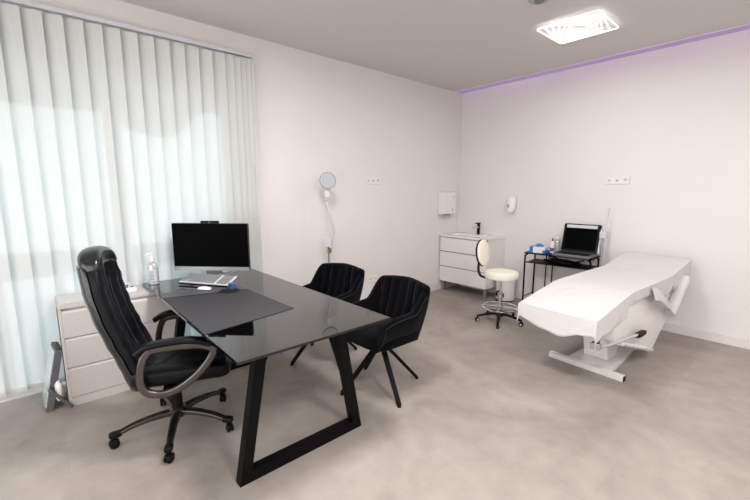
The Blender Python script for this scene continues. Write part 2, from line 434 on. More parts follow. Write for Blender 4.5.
# cables behind monitor
cbm = NB()
random.seed(3)
for k in range(5):
    pts = []
    for j in range(6): pts.append((.36 + .03 * k - .01 * j + random.uniform(-.03, .03), -4.14 + .085 * j + random.uniform(-.03, .03), DZ + .004 + random.uniform(0, .045)))
    tube(smoothpath(pts, 6), .0024, 6, bm=cbm)
tag(obj('cable_bundle', cbm, m_lgrey), 'tangle of pale cables lying on the desk behind the monitor', 'cables')

# hand sanitiser bottle on the desk corner
def pump_bottle(name, label, loc, s=1, rz=0, lab=True):
    t = thing(name, label, 'bottle', loc, rz)
    body = lathe([(0, 0), (.036, 0), (.039, .004), (.039, .135), (.036, .15), (.018, .168), (.014, .172), (.014, .18), (0, .18)], 28)
    for v in body.verts: v.co = Vector((v.co.x * s, v.co.y * s * .8, v.co.z * s))
    obj('bottle_body', body, m_clear, t)
    liq = lathe([(0, .003), (.034, .003), (.036, .006), (.036, .128), (0, .128)], 24)
    for v in liq.verts: v.co = Vector((v.co.x * s, v.co.y * s * .78, v.co.z * s))
    obj('gel', liq, mat('pale_gel', rgb(214, 218, 218), .25, trans=.15, ior=1.33), t)
    if lab:
        g = grid(lambda u, v: Vector((.0398 * s * math.sin((u - .5) * 1.7), -.0322 * s * math.cos((u - .5) * 1.7), (.03 + .085 * v) * s)), 12, 2)
        lb = obj('bottle_label', g, mat('label_grey', rgb(196, 196, 200), .6), t)
        tx = NB()
        for q in range(5): add_box(tx, (-.016 * s, -.0336 * s, (.04 + .014 * q) * s), ((.016 - .005 * (q % 2)) * s, -.0325 * s, (.045 + .014 * q) * s))
        obj('print', tx, mat('label_print', rgb(110, 110, 118), .6), lb)
    pp = NB(); lathe([(0, .178), (.016, .178), (.016, .2), (.007, .203), (.005, .206), (.005, .226), (0, .226)], 20, pp)
    tube(smoothpath([(.008, 0, .226), (-.006, -.004, .229), (-.03, -.014, .226), (-.038, -.017, .219)], 5), .0052, 8, bm=pp)
    for v in pp.verts: v.co *= s
    obj('pump', pp, m_whiteg, t)
    return t
pump_bottle('sanitizer_bottle', 'clear hand sanitizer pump bottle at the far left corner of the black desk', (.25, -4.335, DZ), 1.08, math.radians(60))

# things on the sideboard
pa = NB(); prism([(.105, -4.945), (.375, -4.94), (.37, -4.72), (.10, -4.70)], 'z', SBZ + .0004, SBZ + .004, bm=pa)
tag(obj('paper_sheets', pa, m_paper), 'white sheets of paper on the left end of the drawer chest', 'papers')
ps = thing('power_strip', 'white power strip with plug on the drawer chest beside the chair', 'power strip', (.30, -4.515, SBZ), math.radians(100))
obj('housing', bx((-.045, -.028, 0), (.045, .028, .036), .006), m_white, ps)
so = NB()
for k in (-1, 1): lathe([(0, 0), (.014, 0), (.014, .002), (0, .002)], 16, so, T(k * .022, 0, .0355))
obj('socket', so, m_dark, ps)
tag(obj('charger_plug', bx((.195, -4.555, SBZ), (.23, -4.49, SBZ + .055), .006), m_lgrey), 'light grey charger plug standing behind the power strip', 'plug')
cc = NB(); tube(smoothpath([(.22, -4.53, SBZ + .055), (.25, -4.60, SBZ + .09), (.30, -4.62, SBZ + .07), (.33, -4.58, SBZ + .03), (.32, -4.54, SBZ + .03), (.27, -4.52, SBZ + .05), (.235, -4.56, SBZ + .015), (.25, -4.62, SBZ + .005)], 8), .003, 8, bm=cc)
tag(obj('charger_cable', cc, m_blackp), 'thin black cable looped on the drawer chest behind the chair', 'cable')

# A-shaped grey stand on the floor
fs = thing('floor_stand', 'grey A-shaped stand with a pale glossy panel on the floor beside the drawer chest', 'stand', (.30, -5.02, 0), math.radians(4))
FM = T(-.02, -.05, 0) @ RX(math.radians(-12))
obj('frame', bx((-.12, -.012, .0), (.10, .028, .43), .004, FM), m_stand, fs)
obj('glossy_panel', bx((-.11, -.020, .03), (.09, -.0118, .42), .003, FM), m_gloss_panel, fs)
obj('strut', bx((.05, -.010, 0), (.09, .010, .20), .003, T(.03, .075, 0.004) @ RX(math.radians(33))), m_stand, fs)
bgm = cushion((0, 0, 0), (.10, .05, .15), .7, .8, 24, 14, warp=lambda p: p + Vector((1, 1, 1)) * .009 * noise.noise(p * 40))
bg = obj('plastic_bag', bgm, m_whiteg); bg.location = (.36, -4.995, .13)
tag(bg, 'crumpled white plastic bag tucked behind the grey floor stand', 'bag')

# ------------------------------------------------------------------ casters
def caster(parent, ang, r, wheel_r, m_w, m_hub=None, name='caster', tread=.02):
    c = NB(); x, y_ = r * math.cos(ang), r * math.sin(ang)
    M = T(x, y_, 0) @ RZ(ang + random.uniform(-.8, .8) + PI / 2)
    # fork/hood
    hood = grid(lambda u, v: (Vector(((v - .5) * tread * 1.2, wheel_r * 1.12 * math.cos(.15 + 2.4 * u), wheel_r + wheel_r * 1.12 * math.sin(.15 + 2.4 * u)))), 10, 2)
    bmesh.ops.solidify(hood, geom=list(hood.faces), thickness=.003)
    bmesh.ops.transform(hood, matrix=M, verts=hood.verts); merge(c, hood)
    lathe([(0, 0), (.009, 0), (.009, .03), (0, .03)], 10, c, T(x, y_, 2 * wheel_r))
    o = obj(name, c, m_w, parent)
    for s in (-1, 1):
        w = lathe([(0, -.007), (wheel_r * .85, -.007), (wheel_r, -.004), (wheel_r, .004), (wheel_r * .85, .007), (0, .007)], 20, M=M @ T(s * tread * .55, 0, wheel_r) @ RY(PI / 2))
        obj('wheel', w, m_w, o)
        if m_hub: obj('wheel_hub', lathe([(0, -.0085), (wheel_r * .5, -.0085), (wheel_r * .5, .0085), (0, .0085)], 14, M=M @ T(s * tread * .55, 0, wheel_r) @ RY(PI / 2)), m_hub, o)
    return o

# ------------------------------------------------------------------ office chair  (local: faces +y)
OC = (1.15, -4.44, 0); ORZ = math.radians(69 - 90)
oc = thing('office_chair', 'black leather executive office chair with silver armrests at the desk', 'office chair', OC, ORZ)
bs = NB(); capm = NB()
angs = [math.radians(a) - ORZ for a in (-95, -23, 49 - 8, 110, 182)]
for a in angs:
    M = RZ(a)
    path = smoothpath([(.03, 0, .115), (.13, 0, .118), (.24, 0, .105), (.335, 0, .078)], 5)
    t = NB(); sweep(t, path, rrect(.056, .032, .008), scale=lambda s: 1 - .38 * s); bmesh.ops.transform(t, matrix=M, verts=t.verts); merge(bs, t)
    t = NB(); sweep(t, [p + Vector((0, 0, .012)) for p in path], rrect(.028, .010, .004), scale=lambda s: 1 - .3 * s); bmesh.ops.transform(t, matrix=M, verts=t.verts); merge(capm, t)
    t = NB(); cushion((.335, 0, .082), (.07, .046, .036), .6, .6, 16, 8, bm=t); bmesh.ops.transform(t, matrix=M, verts=t.verts); merge(capm, t)
lathe([(.0, .085), (.045, .085), (.052, .1), (.05, .14), (.036, .15), (0, .15)], 24, bs)
base = obj('star_base', bs, m_silver, oc); obj('base_cover', capm, m_blackp, base)
for a in angs: caster(oc, a, .345, .027, m_blackp)
gl = NB(); lathe([(0, .14), (.032, .14), (.032, .30), (.028, .305), (.028, .33), (.018, .33), (.018, .37), (0, .37)], 24, gl)
obj('gas_lift', gl, m_blackp, oc)
obj('tilt_mechanism', bx((-.09, -.13, .355), (.09, .12, .405), .008), m_blackp, oc)
lv = NB(); tube([(.08, .02, .38), (.2, .02, .375), (.25, .02, .36)], .005, 8, bm=lv); obj('height_lever', lv, m_blackp, oc)
def seatw(p):
    p = p.copy()
    if p.y > .12: p.z -= (p.y - .12) ** 2 * .9
    if p.z > 0: p.z -= .012 * abs(math.sin(p.y * 26)) * (1 if abs(p.x) < .17 else 0)
    return p
obj('seat', cushion((0, .06, .455), (.53, .55, .12), .35, .45, 56, 20, warp=seatw), m_leather, oc)
# backrest
def byc(v):   # centre-line y of back at height parameter v (0 bottom, 1 top)
    pts = [(0, -.175), (.12, -.200), (.25, -.230), (.4, -.272), (.6, -.318), (.8, -.348), (1, -.362)]
    for (a, ya), (b_, yb) in zip(pts, pts[1:]):
        if v <= b_:
            t = (v - a) / (b_ - a); t = t * t * (3 - 2 * t) * .4 + t * .6; return ya + (yb - ya) * t
    return pts[-1][1]
def bhw(v):   # half width
    return .232 * (1 - .10 * v) * (1 - max(0, v - .82) ** 2 * 5) * (1 - max(0, .12 - v) ** 2 * 9)
Z0, Z1 = .38, 1.095
def back_pt(a, v, th_f, th_b, xs=1):
    hw = bhw(v) * xs
    c = math.cos(a); s = math.sin(a); sp = lambda w, m: math.copysign(abs(w) ** m, w)
    x = hw * sp(c, .55); z = Z0 + (Z1 - Z0) * v
    y = byc(v) + .05 * (x / .26) ** 2
    if s > 0: y += th_f * sp(s, .6)
    else: y += th_b * sp(s, .7)
    return Vector((x, y, z))
def back_front(u, v):
    a = 2 * PI * u; p = back_pt(a, v, .055, .02)
    if math.sin(a) > 0:
        k = 1 - .35 * max(0, 1 - abs(abs(p.x) - .125) / .012) ; p.y -= (1 - k) * .03
        p.y -= .010 * max(0, 1 - abs(p.x) / .008)
        if .06 < abs(p.x): p.y += .008
        p.y += .0015 * math.sin(v * 60)
    return p
def closed_loft(f, nu, nv, m, name, par):
    t = grid(f, nu, nv, True)
    # caps
    t.verts.ensure_lookup_table()
    return t
def capped(f, nu, nv):
    t = NB(); V = [[t.verts.new(f(i / nu, j / nv)) for j in range(nv + 1)] for i in range(nu)]
    for i in range(nu):
        for j in range(nv): t.faces.new((V[i][j], V[(i + 1) % nu][j], V[(i + 1) % nu][j + 1], V[i][j + 1]))
    for j in (0, nv):
        ring = [V[i][j] for i in range(nu)]; c = sum((v.co for v in ring), Vector()) / nu
        c.z += (-.012 if j == 0 else .012); cv = t.verts.new(c)
        for i in range(nu): t.faces.new((ring[i], ring[(i + 1) % nu], cv))
    return t
obj('back_cushion', capped(back_front, 96, 60), m_leather, oc, smooth=60)
obj('back_shell', capped(lambda u, v: back_pt(2 * PI * u, v, .0, .048, 1.02) + Vector((0, -.012, 0)), 60, 40), m_leatherg, oc, smooth=60)
def hr(p):
    p = p.copy(); p.y += .05 * (p.x / .26) ** 2; p.z -= .10 * (p.x / .26) ** 2 ; return p
obj('headrest', cushion((0, -.355, 1.13), (.37, .12, .115), .6, .7, 40, 18, warp=hr, M=T(0, -.355, 1.12) @ RX(math.radians(10)) @ T(0, .355, -1.12)), m_leatherg, oc)
# white-grey stitching lines
stc = NB()
for sx in (-.125, 0, .125):
    tube([back_pt(math.acos(max(-1, min(1, math.copysign(abs(sx / bhw(v)) ** (1 / .55), sx)))), v, .0545, .02) + Vector((0, .0045, 0)) for v in [k / 20 for k in range(1, 19)]], .0011, 5, bm=stc)
obj('stitching', stc, mat('grey_thread', rgb(70, 72, 80), .7), oc)
for sx in (-1, 1):
    loop = smoothpath([(sx * .295, y_, z_) for y_, z_ in ((-.085, .630), (-.115, .56), (-.125, .47), (-.10, .41), (-.03, .385), (.06, .405), (.155, .47), (.225, .55), (.245, .61), (.18, .642), (.07, .65), (-.04, .648))], 7, True)
    a_ = obj('armrest', sweep(NB(), loop, rrect(.040, .030, .010), True, up=(1, 0, 0)), m_silver, oc)
    padp = smoothpath([(sx * .295, y_, z_) for y_, z_ in ((-.14, .635), (-.08, .668), (.03, .680), (.15, .675), (.24, .645))], 8)
    obj('arm_pad', sweep(NB(), padp, rrect(.062, .032, .013, 4)), m_leather, a_)
    bk_ = NB(); add_box(bk_, (min(sx * .1, sx * .292), -.03, .378), (max(sx * .1, sx * .292), .04, .392), .003); obj('arm_bracket', bk_, m_blackp, a_)

# ------------------------------------------------------------------ dining style armchairs (local faces +y)
def make_armchair(name, label, loc, rz, legrot, group=None):
    t = thing(name, label, 'chair', loc, rz, group); t.scale = (.975, .975, .975)
    # U-shaped shell
    def path(s):        # s in -1..1 around the U: returns plan point + outward normal + height
        a = s * 1.0
        # straight arms from |s|>.62
        S = abs(s); sg = 1 if s >= 0 else -1
        if S < .38: x = S / .38 * .215; y = -.265; nx, ny = 0, -1
        elif S < .50:
            q = (S - .38) / .12 * PI / 2; x = .215 + .06 * math.sin(q); y = -.205 - .06 * math.cos(q); nx, ny = math.sin(q), -math.cos(q)
        else:
            q = (S - .50) / .50; x = .275 - .012 * q; y = -.205 + .42 * q; nx, ny = 1, 0
        return Vector((sg * x, y, 0)), Vector((sg * nx, ny, 0)), S
    def topz(S):
        if S < .42: return .822 - .020 * (S / .42) ** 2
        if S < .66: q = (S - .42) / .24; return .802 - .172 * (q * q * (3 - 2 * q))
        q = (S - .66) / .34; return .630 - .02 * q - .05 * max(0, q - .6)
    def prof(s, w, side):   # w 0 bottom .. 1 top
        p, n, S = path(s); zt = topz(S); zb = .40; z = zb + (zt - zb) * w
        tp = 1 - w
        p = p - n * (.085 * tp ** 1.6)                      # narrower at the bottom
        backness = max(0, 1 - S / .5)
        p = p + n * (.055 * w * w * backness)                # back leans out
        if side > 0: return p + n * .012 + Vector((0, 0, z))
        th = .05
        q = p - n * th
        if S < .46:        # tufts on inner back
            ph = S / .46
            q = q - n * (.016 * abs(math.cos(S / .153 * PI / 1.0)) ** .5 * min(1, w * 3)) * (1 if w > .3 else 0)
            q = q + n * .016 * math.exp(-((w - .62) / .02) ** 2)
        return q + Vector((0, 0, z))
    nu, nv, nr = 96, 30, 8
    bm = NB(); rows = []
    for i in range(nu + 1):
        s = -1 + 2 * i / nu; r = []
        for j in range(nv + 1): r.append(prof(s, j / nv, 1))
        A = prof(s, 1, 1); B = prof(s, 1, -1); mid = (A + B) / 2; hv = (A - B) / 2
        for k in range(1, nr): r.append(mid + hv * math.cos(PI * k / nr) + Vector((0, 0, .024 * math.sin(PI * k / nr))))
        for j in range(nv, -1, -1): r.append(prof(s, j / nv, -1))
        rows.append([bm.verts.new(q) for q in r])
    m = len(rows[0])
    for i in range(nu):
        for k in range(m): bm.faces.new((rows[i][k], rows[i][(k + 1) % m], rows[i + 1][(k + 1) % m], rows[i + 1][k]))
    bm.faces.new(rows[0][::-1]); bm.faces.new(rows[-1])
    obj('shell', bm, m_velvet, t, smooth=70)
    def sw(p):
        p = p.copy(); p.z -= .008 * math.exp(-(p.x / .012) ** 2) + .008 * math.exp(-((p.y - .02) / .012) ** 2) if p.z > 0 else 0
        return p
    obj('seat_cushion', cushion((0, .0, .455), (.49, .50, .13), .45, .5, 64, 20, warp=sw), m_velvet, t, smooth=70)
    pan = lathe([(0, .37), (.12, .372), (.20, .395), (.245, .43), (.0, .43)], 40)
    for v in pan.verts: v.co.y *= .98
    obj('under_pan', pan, m_velvet, t, smooth=70)
    # piping along the arm fronts
    for sg in (-1, 1):
        pp = NB(); tube([prof(sg * .985, w / 14, 1) + Vector((sg * .004, .004, 0)) for w in range(1, 15)], .003, 6, bm=pp)
        tube([prof(sg * (.985 - .02 * k), 1, 1) + Vector((0, 0, .004)) for k in range(25)], .003, 6, bm=pp)
        obj('piping', pp, mat('velvet_piping', rgb(15, 15, 19), .8), t)
    obj('swivel_hub', lathe([(0, .335), (.045, .335), (.05, .345), (.05, .371), (0, .371)], 24), m_black, t)
    for k in range(4):
        a = legrot - rz + k * PI / 2; M = RZ(a)
        lg = NB(); sweep(lg, [(.0, 0, .362), (.03, 0, .35), (.325, 0, .012)], rrect(.046, .034, .006), scale=lambda s: 1 - .32 * s)
        bmesh.ops.transform(lg, matrix=M, verts=lg.verts)
        lo = obj('leg', lg, m_black, t)
        obj('foot_pad', lathe([(0, 0), (.014, 0), (.014, .01), (0, .01)], 12, M=M @ T(.325, 0, 0)), m_blackp, lo)
    return t
make_armchair('upholstered_armchair', 'black velvet armchair with splayed legs at the right end of the desk', (1.62, -3.12, 0), math.radians(-90 - 90), math.radians(-18))
make_armchair('upholstered_armchair', 'black velvet armchair in front of the magnifying lamp, behind the desk', (.89, -3.14, 0), math.radians(-78 - 90), math.radians(-10))

# ------------------------------------------------------------------ magnifying floor lamp
lx, ly = .22, -2.62
ml = thing('magnifying_lamp', 'white floor-standing magnifying lamp against the left wall', 'lamp', (lx, ly, 0))
b_ = NB()
for k in range(5):
    a = 2 * PI * k / 5 + .3; t = NB(); sweep(t, [(.02, 0, .09), (.12, 0, .08), (.22 if k else .2, 0, .055)], rrect(.03, .018, .004)); bmesh.ops.transform(t, matrix=RZ(a), verts=t.verts); merge(b_, t)
lathe([(0, .07), (.03, .07), (.03, .13), (0, .13)], 16, b_)
lb = obj('wheeled_base', b_, m_lgrey, ml)
for k in range(5): caster(ml, 2 * PI * k / 5 + .3, .20, .02, m_grey, tread=.014)
obj('pole', tube([(0, 0, .12), (0, 0, .82)], .011), m_chrome, ml)
obj('arm_bracket', bx((-.02, -.03, .82), (.02, .03, .90), .006), m_chrome, ml)
obj('joint_box', prism([(-.045, .885), (.035, .875), (.04, .95), (.03, 1.0), (-.02, 1.015), (-.05, .97)], 'y', -.02, .02, .006, M=RZ(math.radians(41))), m_lgrey, ml)
obj('arm', tube(smoothpath([(0.01, .02, .93), (.03, .05, 1.05), (.03, .02, 1.2), (0, -.01, 1.35), (0, -.01, 1.48)], 8), .012, 12), m_lgrey, ml)
obj('arm_clamp', bx((-.018, -.03, 1.43), (.018, .012, 1.50), .006), m_white, ml)
HM = T(.03, -.02, 1.60) @ RZ(math.radians(72)) @ RX(math.radians(78)) @ Matrix.Scale(.84, 4)
hd = obj('lamp_head', lathe([(.052, -.018), (.095, -.018), (.103, -.006), (.103, .012), (.092, .022), (.060, .022), (.052, .012)], 48, M=HM), m_lgrey, ml)
hd2 = lathe([(.0525, -.012), (.0525, .012), (.0535, .012), (.0535, -.012)], 32, M=HM)
obj('magnifier_lens', lathe([(0, -.006), (.03, -.004), (.0535, 0), (.03, .004), (0, .006)], 32, M=HM), mat('lens_glass', rgb(205, 210, 214), .08, spec=.7), hd)
obj('ring_light', lathe([(.060, .0222), (.090, .0222), (.090, .0235), (.060, .0235)], 48, M=HM), mat('ring_grey', rgb(176, 180, 186), .3), hd)
obj('rim', tube([HM @ Vector((.1015 * math.cos(2 * PI * k / 48), .1015 * math.sin(2 * PI * k / 48), .014)) for k in range(48)], .0035, 8, True), m_grey, hd)

# ------------------------------------------------------------------ socket plates
def plate(name, label, M, w, h, items, group=None):
    root = thing(name, label, 'socket', (0, 0, 0)); root.matrix_world = M
    obj('cover_plate', bx((-w / 2, -.009, -h / 2), (w / 2, 0, h / 2), .003), m_white, root)
    obj('plate_shadow', bx((-w / 2 + .004, -.004, -h / 2 - .003), (w / 2 + .003, .0, h / 2 - .004), .001), mat('plate_shadow_tone', rgb(168, 160, 158), .6), root)  # darker offset edge paints the shadow line below and beside the plate
    n = len(items); g = NB(); d = NB()
    for k, it in enumerate(items):
        cx = -w / 2 + w * (k + .5) / n
        if it == 's':
            lathe([(0, 0), (.019, 0), (.019, .0012), (0, .0012)], 24, g, T(cx, -.009, 0) @ RX(PI / 2))
            for q in (-1, 1): lathe([(0, 0), (.0042, 0), (.0042, .001), (0, .001)], 10, d, T(cx + q * .0095, -.0103, 0) @ RX(PI / 2))
        elif it == 'j':
            add_box(g, (cx - .018, -.0102, -.018), (cx + .018, -.009, .018), .001); add_box(d, (cx - .008, -.0112, -.012), (cx + .008, -.0102, 0), .0005)
        else:
            lathe([(0, 0), (.020, 0), (.020, .0014), (0, .0014)], 24, g, T(cx, -.009, 0) @ RX(PI / 2))
            tube([(cx + .013 * math.cos(a), -.0108, -.004 + .013 * math.sin(a)) for a in [PI * (.05 + .9 * q / 8) for q in range(9)]], .0028, 6, bm=d, up=(0, 1, 0))
    obj('socket_insert', g, mat('insert_white', rgb(215, 209, 207), .5), root); obj('socket_hole', d, mat('socket_grey', rgb(118, 110, 108), .6), root)
    return root
ML = RZ(PI / 2)
plate('wall_socket', 'white triple socket plate on the back wall above the treatment bed', T(2.17, 0, 1.615), .245, .085, ['s', 'j', 'a'])
plate('wall_socket', 'white triple socket plate high on the left wall beside the magnifying lamp', T(0, -1.79, 1.622) @ ML, .235, .085, ['s', 'j', 'a'])
plate('wall_socket', 'white double socket low on the left wall between the two armchairs', T(0, -1.79, .372) @ ML, .17, .085, ['s', 's'])

# ------------------------------------------------------------------ dispensers
pd = thing('paper_towel_dispenser', 'white paper towel dispenser on the left wall above the washbasin', 'dispenser', (-.001, -.37, 1.15))
def dsp(u, v):
    return None
t = prism([(-.145, 0), (-.15, .33), (.15, .33), (.145, 0)], 'x', 0, .115, .018)
obj('casing', t, m_whiteg, pd)
t = prism([(-.115, -.004), (-.04, .03), (.055, .03), (.125, -.004)], 'x', .104, .1165, .001); obj('opening', bx((.02, -.09, -.003), (.10, .09, .001)), m_dark, pd)
dd = NB(); add_box(dd, (.1148, .075, .23), (.1165, .085, .27)); add_box(dd, (.1148, .06, .045), (.1165, .07, .09)); obj('view_slot', dd, m_grey, pd)
obj('paper_towel', grid(lambda u, v: Vector((.06 + .015 * math.sin(v * 3) + .004 * math.sin(u * 14), -.06 + .12 * u, 0.0 - (.05 + .018 * math.sin(u * 7)) * v)), 16, 6), m_paper, pd)

sd = thing('soap_dispenser', 'white oval soap dispenser on the back wall right of the washbasin', 'dispenser', (.915, 0, 1.18))
def sdw(p):
    p = p.copy(); p.x *= 1 - .22 * (-(p.z) / .12) * (1 if p.z < 0 else .4) * (1); return p
obj('casing', cushion((0, -.052, .125), (.125, .105, .25), .75, .75, 36, 24, warp=lambda p: Vector((p.x * (1 + .12 * (p.z / .12)), p.y, p.z))), m_whiteg, sd)
obj('level_window', lathe([(0, 0), (.007, 0), (.007, .002), (0, .002)], 16, M=T(-.018, -.1045, .11) @ RX(PI / 2) @ Matrix.Diagonal((1, 3.6, 1, 1))), m_dark, sd)
obj('push_button', cushion((0, -.088, .045), (.085, .045, .06), .7, .7, 28, 14), m_white, sd)

# ------------------------------------------------------------------ vanity + faucet
VX1, VY, VZ = .83, -.46, .855
vn = thing('washbasin_cabinet', 'white washbasin cabinet with three drawers in the room corner', 'washbasin cabinet', (0, 0, 0))
obj('body', bx((.018, VY + .02, .155), (VX1 - .008, -.002, VZ - .03), .002), m_white, vn)
for z0, z1 in ((.155, .380), (.388, .605), (.613, .817)):
    dd = NB(); prism([(VY + .021, z0), (VY, z0), (VY, z1 - .014), (VY + .013, z1), (VY + .021, z1)], 'x', .018, VX1 - .008, .001, bm=dd)
    dr = obj('drawer', dd, m_white, vn)
    obj('grip_rail', bx((.020, VY + .004, z1 - .002), (VX1 - .010, VY + .022, z1 + .0045)), mat('grip_grey', rgb(120, 114, 112), .4), dr)
# basin top with a recess
def basin():
    t = NB(); x0, x1, y0, y1 = 0.003, VX1, VY - .008, 0
    nx, ny = 48, 30
    def f(u, v):
        x = x0 + (x1 - x0) * u; y_ = y0 + (y1 - y0) * v
        q = ((x - .40) / .27) ** 4 + ((y_ + .255) / .155) ** 4
        z = VZ - .075 * max(0, 1 - q) ** .6 if q < 1 else VZ
        return Vector((x, y_, z))
    grid(f, nx, ny, bm=t)
    add_box(t, (x0, y0, VZ - .03), (x1, y0 + .006, VZ - .0005)); add_box(t, (x0, y0, VZ - .03), (x0 + .005, y1, VZ - .0005)); add_box(t, (x1 - .005, y0, VZ - .03), (x1, y1, VZ - .0005))
    return t
obj('basin', basin(), m_whiteg, vn, smooth=50)
obj('overflow', lathe([(0, 0), (.011, 0), (.011, .004), (0, .004)], 16, M=T(.40, -.395, VZ - .03)), m_dark, vn)
for x, y_ in ((.06, VY + .06), (VX1 - .05, VY + .06), (.06, -.06), (VX1 - .05, -.06)):
    obj('leg', bx((x - .02, y_ - .02, 0), (x + .02, y_ + .02, .156), .003), m_alu, vn)
fc = thing('faucet', 'black mixer tap with chrome spout standing on the washbasin', 'faucet', (.42, -.075, VZ))
fb = NB(); lathe([(0, 0), (.026, 0), (.026, .004), (.021, .008), (.021, .16), (0, .16)], 24, fb); obj('tap_body', fb, m_black, fc)
obj('spout', bx((-.016, -.145, .098), (.016, .0, .122), .006), m_chrome, fc)
obj('handle', bx((-.022, -.07, .160), (.022, .022, .176), .005), m_black, fc)

# ------------------------------------------------------------------ pedal bin
pb = thing('pedal_bin', 'small white pedal bin on the floor right of the washbasin cabinet', 'bin', (.985, -.22, 0))
obj('bucket', lathe([(0, .01), (.115, .01), (.122, .02), (.132, .37), (0, .37)], 36), m_white, pb)
obj('lid', lathe([(0, .371), (.136, .371), (.138, .39), (.12, .41), (.06, .422), (0, .425)], 36), m_whiteg, pb)
obj('base_ring', lathe([(0, 0), (.12, 0), (.12, .015), (0, .015)], 36), m_blackp, pb)
hn = tube(smoothpath([(-.05, -.13, .075), (-.045, -.14, .125), (0, -.146, .15), (.045, -.14, .125), (.05, -.13, .075)], 6), .010, 8)
obj('handle', hn, m_blackp, pb)
obj('pedal', bx((-.04, -.17, .012), (.04, -.11, .024), .003), m_blackp, pb)

# ------------------------------------------------------------------ cream rolling stool (local faces +y away from backrest)
SC = (1.42, -1.09, 0)
so_ = thing('rolling_stool', 'cream round swivel stool with backrest and chrome foot ring near the washbasin', 'stool', SC, 0)
sbm = NB(); sangs = [math.radians(a) for a in (-135, -63, 9, 81, 153)]
for a in sangs:
    t = NB(); sweep(t, smoothpath([(.015, 0, .10), (.12, 0, .095), (.25, 0, .066)], 4), rrect(.045, .028, .006), scale=lambda s: 1 - .35 * s); bmesh.ops.transform(t, matrix=RZ(a), verts=t.verts); merge(sbm, t)
lathe([(0, .07), (.04, .07), (.045, .12), (.03, .14), (0, .14)], 20, sbm)
obj('star_base', sbm, m_blackp, so_)
for a in sangs: caster(so_, a, .25, .024, m_blackp, m_lgrey, tread=.018)
obj('gas_lift', lathe([(0, .13), (.025, .13), (.025, .34), (.014, .345), (.014, .52), (0, .52)], 20), m_chrome, so_)
fr = NB(); tube([(.195 * math.cos(2 * PI * k / 40), .195 * math.sin(2 * PI * k / 40), .175) for k in range(40)], .010, 8, True, fr)
for k in range(4):
    a = k * PI / 2 + .4; tube([(.02 * math.cos(a), .02 * math.sin(a), .185), (.195 * math.cos(a), .195 * math.sin(a), .175)], .008, 8, bm=fr)
lathe([(0.025, .16), (.034, .16), (.034, .21), (.025, .21)], 16, fr)
obj('foot_ring', fr, m_chrome, so_)
obj('seat_plate', bx((-.09, -.08, .505), (.09, .08, .525), .004), m_blackp, so_)
obj('seat', lathe([(0, .517), (.165, .517), (.18, .523), (.186, .54), (.186, .578), (.178, .592), (.15, .60), (0, .603)], 48), m_cream, so_)
# backrest to image-left: direction in world
ba = math.radians(198); SB = RZ(ba - PI / 2)   # local +y -> ba
bp_ = smoothpath([(0, .07, .512), (0, .17, .505), (0, .235, .52), (0, .262, .58), (0, .262, .66), (0, .250, .73), (0, .240, .78), (0, .240, .84)], 6)
t = NB(); sweep(t, bp_, rrect(.05, .014, .004), up=(1, 0, 0.001)); 
t.free(); t = NB(); sweep(t, bp_, [(a, b__) for a, b__ in rrect(.016, .055, .005)], up=(1, 0, 0)); bmesh.ops.transform(t, matrix=SB, verts=t.verts)
obj('back_bar', t, m_blackp, so_)
BK = SB @ T(0, .218, .79) @ RZ(math.radians(-8)) @ RX(math.radians(-8))
obj('back_pad', cushion((0, -.008, 0), (.33, .055, .30), 1, 1, 40, 24, M=BK), m_cream, so_)
obj('back_rim', cushion((0, .012, 0), (.342, .04, .312), 1, 1, 40, 24, M=BK), m_blackp, so_)

# ------------------------------------------------------------------ trolley
TR = thing('instrument_trolley', 'black metal side table with shelf against the back wall', 'table', (1.335, -.44, 0), math.radians(5))
TW, TD, TZ = .77, .36, .735
obj('table_top', bx((0, 0, TZ - .014), (TW, TD, TZ), .004), m_black, TR)
obj('shelf', bx((.02, .02, TZ - .13), (TW - .02, TD - .02, TZ - .12), .002), m_blackp, TR)
for x in (.012, TW - .012):
    for y_ in (.02, TD - .02):
        sg = 1
        pth = smoothpath([(x + (.03 if x < .3 else -.03), y_, TZ - .018), (x + (.006 if x < .3 else -.006), y_, TZ - .035), (x, y_, TZ - .08), (x, y_, .3), (x, y_, 0.0)], 6)
        obj('leg', tube(pth, .011, 8, up=(0, 1, 0)), m_black, TR)
obj('leg', tube([(.16, TD - .02, TZ - .014), (.16, TD - .02, .0)], .008, 8, up=(0, 1, 0)), m_black, TR)
obj('leg', tube([(.24, TD - .02, TZ - .014), (.24, TD - .02, .0)], .008, 8, up=(0, 1, 0)), m_black, TR)
obj('lower_rail', tube([(.012, .02, .16), (.012, TD - .02, .16)], .006, 8), m_black, TR)
# glove box
gb = thing('glove_box', 'white and blue box of blue gloves on the black side table', 'box', (1.45, -.32, TZ), math.radians(8))
obj('carton', bx((-.075, -.06, 0), (.105, .06, .075), .002), m_white, gb)
bd = NB(); add_box(bd, (-.0765, -.0612, .0), (-.035, .0612, .0755)); add_box(bd, (.078, -.0612, 0), (.1062, .0612, .04)); obj('printed_band', bd, m_blue, gb)
def gv(p): return p + Vector((noise.noise(p * 50), noise.noise(p * 50 + Vector((5, 0, 0))), noise.noise(p * 50 + Vector((0, 7, 0))))) * .014
obj('glove_tuft', cushion((.02, 0, .082), (.09, .06, .05), .8, .8, 28, 16, warp=gv), m_blue, gb)
bt = thing('squeeze_bottle', 'white squeeze bottle with a red cap on the black side table', 'bottle', (1.585, -.215, TZ))
obj('bottle_body', lathe([(0, 0), (.024, 0), (.026, .005), (.026, .12), (.02, .14), (.01, .148), (0, .148)], 24), m_white, bt)
obj('cap', lathe([(0, .147), (.012, .147), (.011, .165), (.004, .185), (0, .186)], 16), m_red, bt)
